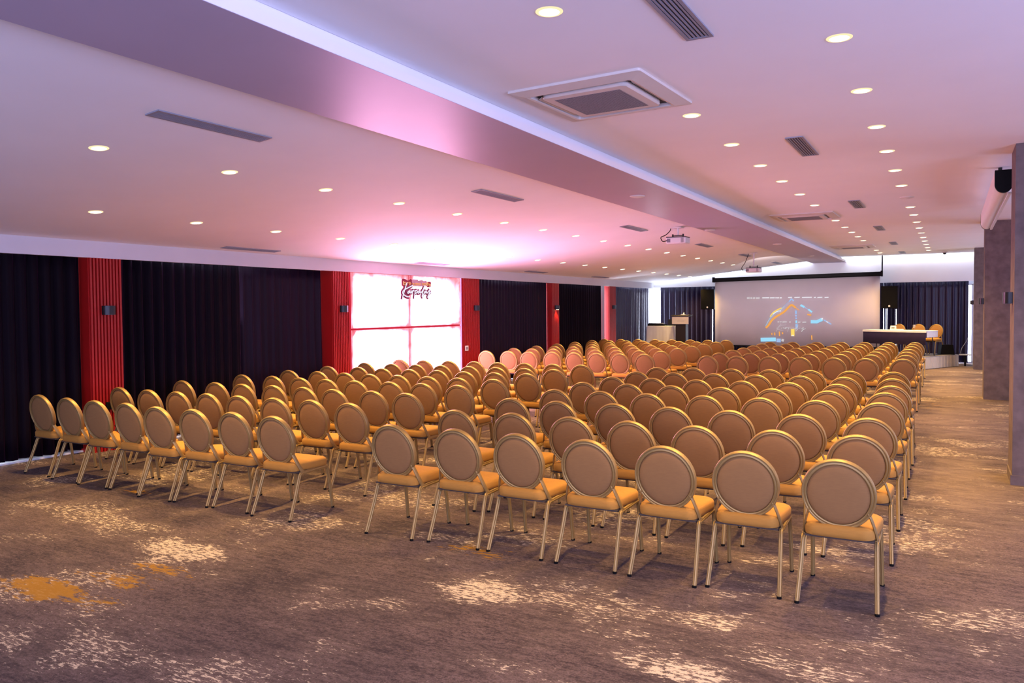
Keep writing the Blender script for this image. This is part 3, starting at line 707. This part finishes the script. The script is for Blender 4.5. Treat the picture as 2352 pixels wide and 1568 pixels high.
t = thing('lectern', 'dark brown lectern with beige front plate and thin microphones', 'lectern', (-8.15,26.55,0))
b = MB(); b.bbox(-.18,.18,-.15,.15,.04,1.28,.01); b.build('column', M['wood'], t)
b = MB(); b.bbox(-.28,.28,-.24,.24,0,.045,.008); b.build('foot_plate', M['wood'], t)
b = MB(); b.bbox(-.29,.29,-.19,-.16,1.27,1.53,.004); b.build('front_plate', M['beige'], t)
b = MB(); b.box(-.10,.14,-.193,-.1895,1.375,1.38); b.box(-.08,.20,-.193,-.1895,1.41,1.414); b.build('plate_lettering', M['ink'], t)
b = MB(); b.bbox(-.30,.30,-.21,.25,1.53,1.575,.008); b.box(-.35,.35,-.16,.2,1.575,1.59); b.build('desk_top', M['wood'], t)
for x, h in ((-.22,.36),(-.16,.42)):
    b = MB(); b.tube(smoothline([(x,.05,1.59),(x-.01,.04,1.59+h*.6),(x-.04,-.02,1.59+h)],5), circle(.006,8)); b.build('microphone', M['blackm'], t, True)
t = thing('folded_papers', 'small white papers lying on the lectern top', 'papers', (-8.08,26.55,1.591))
b = MB(); b.box(-.10,.06,-.05,.08,0,.012); b._add([(-.02,-.06,.012),(.05,-.06,.012),(.015,-.02,.10)],[(0,1,2)]); b.build('sheets', M['paper'], t)

# ------------------------------------------------------------------ stage
U = Vector((.44,.90,0)).normalized(); Vv = Vector((-U.y,U.x,0)); ST = .36
B0 = Vector((.19,27.20,0)); A0 = B0-U*2.55; C0 = B0+Vv*2.3; D0 = A0+Vv*2.3
C0.y = min(C0.y, 28.3)
t = thing('stage_platform', 'low stage platform with pleated cream skirt by the front curtain', 'stage', tuple((A0+C0)/2))
cen = (A0+C0)/2
b = MB(); b.prism([tuple((p-cen)[:2]) for p in (A0,B0,C0,D0)], ST-.05, ST); b.build('deck', M['stagetop'], t)
b = MB(); loop = []
cs = [A0,B0,C0,D0]
for i in range(4):
    p, q = cs[i], cs[(i+1)%4]; d = (q-p); L_ = d.length; d.normalize(); nn = Vector((d.y,-d.x,0)); m_ = int(L_/.018)
    for k in range(m_):
        s = L_*k/m_; loop.append((p+d*s-cen, nn, s))
n = len(loop); vs = []
for z, k in ((ST-.012,.25),(ST-.06,.5),(.15,.9),(.012,1.1)):
    for p, nn, s in loop:
        w = .014*k*(sin(2*pi*s/.085)+.4*sin(2*pi*s/.19+1)); q = p+nn*(.008+w); vs.append((q.x,q.y,z))
b._add(vs, [(r*n+i, r*n+(i+1)%n, (r+1)*n+(i+1)%n, (r+1)*n+i) for r in range(3) for i in range(n)]); b.build('pleated_skirt', M['skirt'], t, True, 80)
b = MB()
for p in (A0,B0,C0,D0):
    q = (p-cen)*.93; b.box(q.x-.03,q.x+.03,q.y-.03,q.y+.03,0,ST-.05)
b.build('leg_frame', M['blackm'], t)

# table on stage
R = Vector((-.66,25.72,ST+.002)); Lp = R+Vv*1.9
mid = (R+Lp)/2; rz = atan2(-Vv.y,-Vv.x)      # local +x runs from the far end to the near end
t = thing('panel_table', 'long table on the stage with white cloth and dark purple front drape', 'table', tuple(mid+U*.32), rz)
hl = .965; W = .32
b = MB(); b.bbox(-hl,hl,-W,W,.69,.72,.005); b.build('table_top', M['tablecloth'], t)
b = MB(); n = 60; vs = []
for r,(z,k) in enumerate(((.732,0),(.725,.4),(.60,.5),(.33,.6))):
    for i in range(n+1):
        x = -hl-.005+(2*hl+.01)*i/n; vs.append((x,-W-.010-.006*k*(1+sin(i*.9)),z))
b._add(vs, [(r*(n+1)+i,r*(n+1)+i+1,(r+1)*(n+1)+i+1,(r+1)*(n+1)+i) for r in range(3) for i in range(n)]); dr = b.build('front_drape', M['drape'], t, True, 80, fix=False)
so = dr.modifiers.new('thickness','SOLIDIFY'); so.thickness = .004
b = MB(); b.bbox(-hl-.02,hl+.02,-W-.02,W+.02,.72,.745,.004); b.box(-hl-.022,hl+.022,-W-.026,-W-.02,.69,.74)
for s in (-1,1): b.box(s*(hl+.012)-.004,s*(hl+.012)+.004,-W+.03,W,.55,.73)
b.build('table_cloth', M['tablecloth'], t)
for sx in (-1,1):
    for sy in (-1,1):
        b = MB(); b.tube([(sx*(hl-.12),sy*(W-.08),.69),(sx*(hl-.06),sy*(W-.05),0)], circle(.014,10)); b.build('leg', M['blackm'], t, True)
def ontable(x, y, z=.746):
    c, s = cos(rz), sin(rz); o = mid+U*.32; return (o.x+x*c-y*s, o.y+x*s+y*c, ST+z)
t = thing('name_card', 'upright white name card on the stage table, nearer the screen', 'card', ontable(-.22,.05), rz, 'cards on the stage table')
b = MB(); b._add([(-.09,-.04,0),(.09,-.04,0),(.09,0,.13),(-.09,0,.13),(-.09,.04,0),(.09,.04,0),(.05,-.032,.03),(-.05,-.032,.03)], [(0,1,2,3),(3,2,5,4)]); b.build('card', M['paper'], t)
b = MB(); b._add([(-.05,-.0295,.045),(.05,-.0295,.045),(.05,-.016,.085),(-.05,-.016,.085)], [(0,1,2,3)]); b.build('card_print', M['ink'], t)
t = thing('paper_stack', 'low stack of white papers on the stage table', 'papers', ontable(-.02,-.02), rz)
b = MB(); b.box(-.11,.11,-.08,.08,0,.035); b.build('sheets', M['paper'], t)
t = thing('drinking_glass', 'clear stemmed glass on the stage table before the middle chair', 'glass', ontable(.42,.05), rz)
b = MB(); b.lathe([(.035,0),(.035,.005),(.006,.01),(.006,.07),(.03,.09),(.038,.13),(.033,.17),(.031,.17),(.035,.13),(.027,.094),(.004,.076)], seg=20); b.build('bowl', M['glass'], t, True, 40)

t = thing('floor_monitor', 'black wedge monitor speaker standing on the stage', 'loudspeaker', (-.14,27.02,ST), radians(20))
b = MB(); b.prism_y([(-.2,0),(.2,0),(.15,.30),(-.16,.30)], -.13, .13); b.build('cabinet', M['black'], t)
b = MB(); b._add([(-.18,-.132,.02),(.18,-.132,.02),(.14,-.132,.28),(-.15,-.132,.28)],[(0,1,2,3)]); b.build('grille', M['rubber'], t)
t = thing('deck_board', 'thin grey board on a black leg beside the skirted stage', 'platform', (.37,27.55,0))
b = MB(); b.box(-.16,.16,-.25,.25,.325,.345); b.build('board', M['stagetop'], t)
b = MB(); b.box(-.025,.025,-.22,-.17,0,.325); b.box(-.025,.025,.17,.22,0,.325); b.build('leg', M['black'], t)
o = MB(); o.tube(smoothline([(.49,28.2,.95),(.40,28.0,.72),(.28,27.75,.52),(.25,27.62,.372)],6), circle(.007,8)); tag(o.build('cable', M['greyp'], None, True), 'thin grey cable drooping from the front curtain to the grey board', 'cable')

# ------------------------------------------------------------------ banquet chairs
def make_chair():
    t = thing('banquet_chair', 'x', 'chair', group='beige oval-back banquet chairs in rows')
    # seat cushion: rounded, slightly crowned
    def loop(w0, w1, y0, y1, z, r, ins, seg=6):
        pts = []; w0 -= ins; w1 -= ins; y0 += ins; y1 -= ins
        for cx, cy, a0 in ((w1-r,y1-r,0),(-(w1-r),y1-r,90),(-(w0-r),y0+r,180),(w0-r,y0+r,270)):
            for k in range(seg+1):
                a = radians(a0+90*k/seg); pts.append((cx+r*cos(a),cy+r*sin(a),z))
        return pts
    b = MB(); lv = [(.415,.012),(.420,.002),(.440,0.),(.468,0.),(.482,.006),(.492,.022),(.498,.055),(.500,.11)]; vs = []; rr = .075
    for z, ins in lv: vs += loop(.205,.228,-.185,.265,z,max(rr-ins*.3,.04),ins)
    n = 28
    fs = [(i*n+k,i*n+(k+1)%n,(i+1)*n+(k+1)%n,(i+1)*n+k) for i in range(len(lv)-1) for k in range(n)]+[tuple(range(n-1,-1,-1)),tuple((len(lv)-1)*n+k for k in range(n))]
    b._add(vs, fs); b.build('seat', M['seatfab'], t, True, 60)
    # backrest: oval, leaning back
    top = Vector((0,-.225,.915)); bot = Vector((0,-.135,.468)); c = (top+bot)/2; up = (top-bot)/2; a = .217
    nrm = up.normalized().cross(Vector((1,0,0))).normalized()   # horizontal-ish normal
    if nrm.y > 0: nrm = -nrm                                     # towards the rear
    N_ = 56; hb = up.length; un = up.normalized()
    prof = [(-.016,-.017),(-.017,-.006),(-.017,.006),(-.016,.017),(-.010,.020),(.000,.0165),(.004,.0205),(.0105,.021),(.015,.013),(.0155,0),(.015,-.013),(.0105,-.021),(.004,-.0205),(0,-.0165),(-.010,-.020)]
    vs = []; m_ = len(prof)
    for k in range(N_):
        th = 2*pi*k/N_; e = Vector((cos(th)*a,0,0))+un*sin(th)*hb; d = (Vector((cos(th)/a,0,0))+un*sin(th)/hb).normalized()
        for r, h in prof: vs.append(c+e-d*.016+d*r+nrm*h)
    b = MB(); b._add(vs, [(i*m_+q,i*m_+(q+1)%m_,((i+1)%N_)*m_+(q+1)%m_,((i+1)%N_)*m_+q) for i in range(N_) for q in range(m_)]); b.build('back_frame', M['gold'], t, True, 35)
    b = MB(); vs = []
    K = [0,.3,.55,.75,.88,.96,1.0]; prof2 = [.026,.0255,.024,.0215,.018,.012,.004]
    for sgn in (1,-1):
        for f, h in zip(K, prof2):
            for k in range(N_):
                th = 2*pi*k/N_; vs.append(c+(Vector((cos(th)*(a-.030),0,0))+un*sin(th)*(hb-.030))*max(f,.001)+nrm*h*sgn)
    fs = []
    nk = len(K)
    for sg_ in range(2):
        o_ = sg_*nk*N_
        for i in range(nk-1):
            for k in range(N_): fs.append((o_+i*N_+k,o_+i*N_+(k+1)%N_,o_+(i+1)*N_+(k+1)%N_,o_+(i+1)*N_+k))
    for k in range(N_): fs.append(((nk-1)*N_+k,(nk-1)*N_+(k+1)%N_,2*nk*N_-N_+(k+1)%N_,2*nk*N_-N_+k))
    b._add(vs, fs); b.build('backrest', M['fabric'], t, True, 60)
    fl = fluted(.0138, 24, 8, .22); flb = [(x*1.0,y*1.25) for x,y in fl]
    for s in (-1,1):
        # flat arms carrying the back
        b = MB(); p = smoothline([(s*.217,-.045,.392),(s*.214,-.085,.415),(s*.204,-.122,.475),(s*.185,-.150,.545),(s*.168,-.163,.590)], 4)
        b.tube(p, [(.008*cos(2*pi*k/12),.019*sin(2*pi*k/12)) for k in range(12)], up=(0,1,.35)); b.build('back_support', M['gold'], t, True, 50)
        b = MB(); b.tube([(s*.213,-.11,.397),(s*.213,.05,.401),(s*.210,.238,.405)], flb); b.build('side_rail', M['gold'], t, True, 30)
        b = MB(); b.tube(bend([(s*.213,-.055,.398),(s*.213,-.115,.396),(s*.220,-.185,.20),(s*.228,-.262,.012)], .05, 5), flb); b.cur = 1
        b.lathe([(.012,-.0),(.015,.002),(.015,.014),(.012,.016)], (s*.2285,-.266,0), 12); b.build('leg', [M['gold'],M['rubber']], t, True, 30)
        b = MB(); b.tube(bend([(s*.208,.17,.402),(s*.209,.243,.400),(s*.212,.275,.25),(s*.216,.305,.012)], .05, 5), flb, scale=None); b.cur = 1
        b.lathe([(.012,0),(.015,.002),(.015,.014),(.012,.016)], (s*.216,.307,0), 12); b.build('leg', [M['gold'],M['rubber']], t, True, 30)
    b = MB(); b.box(-.20,.20,-.165,.24,.405,.417)
    for y in (-.10,.22): b.tube([(-.212,y,.398),(.212,y,.398)], circle(.010,8))
    b.build('seat_base', M['underseat'], t)
    return t
CH = make_chair(); first = True
def spread(xs, d=.512):
    for _ in range(30):
        for k in range(len(xs)-1):
            g_ = d-(xs[k+1]-xs[k])
            if g_ > 0: xs[k] -= g_/2; xs[k+1] += g_/2
    return xs
def place(x, y, label, rz=0., z=0., group=None):
    global first
    if first:
        first = False; CH.location = (x,y,z); CH.rotation_euler = (0,0,rz); CH['label'] = label
        if group: CH['group'] = group
        return CH
    return dup(CH, (x,y,z), label, rz, group)
SW = ['one','two','three','four','five','six','seven','eight']
def lab(i, j, side, block):
    return 'beige oval-back chair, %s from the %s, %s row from the back, %s block' % (ORD[j], side, ORD[i], block)
TOPY = .225
NL = [[(-9.09,5.13),(-8.47,5.08),(-7.95,5.06),(-7.41,5.06),(-6.85,5.0),(-6.35,5.02),(-5.82,5.04),(-5.27,5.01)],
 [(-9.04,6.09),(-8.43,6.05),(-7.93,6.06),(-7.41,6.07),(-6.91,6.06),(-6.37,6.07),(-5.86,6.10),(-5.30,6.06)]]
GX = [-9.11,-8.50,-7.96,-7.44,-6.93,-6.39,-5.88,-5.31]
NY = [5.05,6.07,7.08,8.07,8.99,9.93,10.86,11.85]
for i in range(8):
    xs = spread([NL[i][j][0] if i < 2 else GX[j]+random.uniform(-.03,.03)-(.012*i if j == 7 else 0) for j in range(8)])
    for j in range(8):
        x = xs[j]; y = NL[i][j][1] if i < 2 else NY[i]+random.uniform(-.04,.04)
        place(x, y+TOPY, lab(i, j, 'curtains', 'rear curtain-side'), radians(random.uniform(-1.5,2.0)+1.))
BL = [(-3.99,5.06),(-4.03,6.08),(-4.04,7.13),(-4.02,8.11),(-4.07,9.05),(-4.03,9.97),(-4.04,10.9),(-4.02,11.84)]
BR = [(-.60,5.12),(-.59,6.13),(-.58,7.12),(-.58,8.30),(-.61,9.29),(-.60,10.13),(-.66,11.18),(-.72,12.29)]
B1 = [-3.99,-3.39,-2.84,-2.26,-1.69,-1.17,-.60]
for i in range(8):
    for j in range(7):
        f = j/6; x = B1[j] if i == 0 else BL[i][0]*(1-f)+BR[i][0]*f+random.uniform(-.02,.02)
        y = BL[i][1]*(1-f)+BR[i][1]*f+(random.uniform(-.03,.03) if i else [0,.03,.03,.01,-.01,.03,0][j])
        place(x, y+TOPY, lab(i, 6-j, 'pillar aisle', 'rear pillar-side'), radians(random.uniform(-1.5,1.5)))
FX = [-9.14,-8.60,-8.06,-7.53,-6.95,-6.46,-5.96,-5.43]
for i in range(7):
    xs = spread([FX[j]-.03*i*(j/7)+random.uniform(-.025,.025) for j in range(8)])
    for j in range(8):
        x = xs[j]; y = 15.12+1.19*i-(.25 if i == 6 else 0)*(1-j/7)+random.uniform(-.05,.05)
        place(x, y+TOPY, lab(i, j, 'curtains', 'front curtain-side'), radians(random.uniform(-2,2)+1))
for i in range(7):
    for j in range(7):
        f = j/6; x = -4.12*(1-f)-.75*f-.012*i+random.uniform(-.02,.02); y = 15.05+.28*f+1.17*i-(.10*i*(1-f))+random.uniform(-.04,.04)
        place(x, y+TOPY, lab(i, 6-j, 'pillar aisle', 'front pillar-side'), radians(random.uniform(-2,2)))
# stage chairs face the audience
fr = atan2(-U.y,-U.x)-pi/2
g = 'chairs behind the stage table'
for x, y, l in ((-1.52,27.15,'gold oval-back chair on stage behind the table, nearest the screen'),(-.97,26.98,'gold oval-back chair on stage, middle one behind the table'),(-.49,26.85,'gold oval-back chair on stage at the end of the table by the pillars')):
    c = dup(CH, (x,y,ST), l, fr, g)

# ------------------------------------------------------------------ lights
def area(name, loc, size, sy, energy, col, rot):
    l = bpy.data.lights.new(name, 'AREA'); l.shape = 'RECTANGLE'; l.size = size; l.size_y = sy; l.energy = energy; l.color = col
    o = bpy.data.objects.new(name, l); COL.objects.link(o); o.location = loc; o.rotation_euler = rot; return o
# LED strips in the slot between the ceilings and the front wall
area('cove_strip', (.9-2.0, 28.31, 3.62), 4.0, .05, 38, (.80,.88,1.0), (0,0,0))
area('cove_strip', (-6.95, 28.31, 3.22), 5.7, .05, 24, (.72,.82,1.0), (0,-TILT,0))
pl = bpy.data.lights.new('projector_lamp', 'SPOT'); pl.energy = 420; pl.color = (1,.90,.92); pl.spot_size = radians(56); pl.spot_blend = .25; pl.shadow_soft_size = .03
po = bpy.data.objects.new('projector_lamp', pl); COL.objects.link(po); po.location = (-4.84,22.36,2.85); po.rotation_euler = (radians(90-10),0,0)
W_ = bpy.data.worlds.new('World'); S.world = W_; W_.use_nodes = True
W_.node_tree.nodes['Background'].inputs['Color'].default_value = (.6,.7,1,1); W_.node_tree.nodes['Background'].inputs['Strength'].default_value = .3

for k_, m_ in M.items():
    if k_ in ('lens','glowring','neon','seam'): m_.cycles.emission_sampling = 'NONE'
for m_ in PR.values(): m_.cycles.emission_sampling = 'NONE'
# ------------------------------------------------------------------ camera
cd = bpy.data.cameras.new('camera'); cam = bpy.data.objects.new('camera', cd); COL.objects.link(cam); S.camera = cam
f = 1800.; yaw = radians(29.2977); pitch = radians(1.84204); roll = -.0083826; sy = -17.305
cd.sensor_fit = 'HORIZONTAL'; cd.sensor_width = 36; cd.lens = f/2352*36; cd.shift_y = sy/2352; cd.clip_end = 200
fw = Vector((-sin(yaw)*cos(pitch), cos(yaw)*cos(pitch), -sin(pitch))); r0 = Vector((cos(yaw), sin(yaw), 0)); u0 = r0.cross(fw)
rt = r0*cos(roll)+u0*sin(roll); up = -r0*sin(roll)+u0*cos(roll)
m = Matrix((rt, up, -fw)).transposed().to_4x4(); m.translation = (0,0,1.85); cam.matrix_world = m

vs_ = S.view_settings; vs_.view_transform = 'Standard'; vs_.look = 'None'; vs_.gamma = 1; vs_.use_curve_mapping = False; vs_.exposure = 0.
S.cycles.max_bounces = 6; S.cycles.diffuse_bounces = 3; S.cycles.glossy_bounces = 2; S.cycles.sample_clamp_indirect = 6
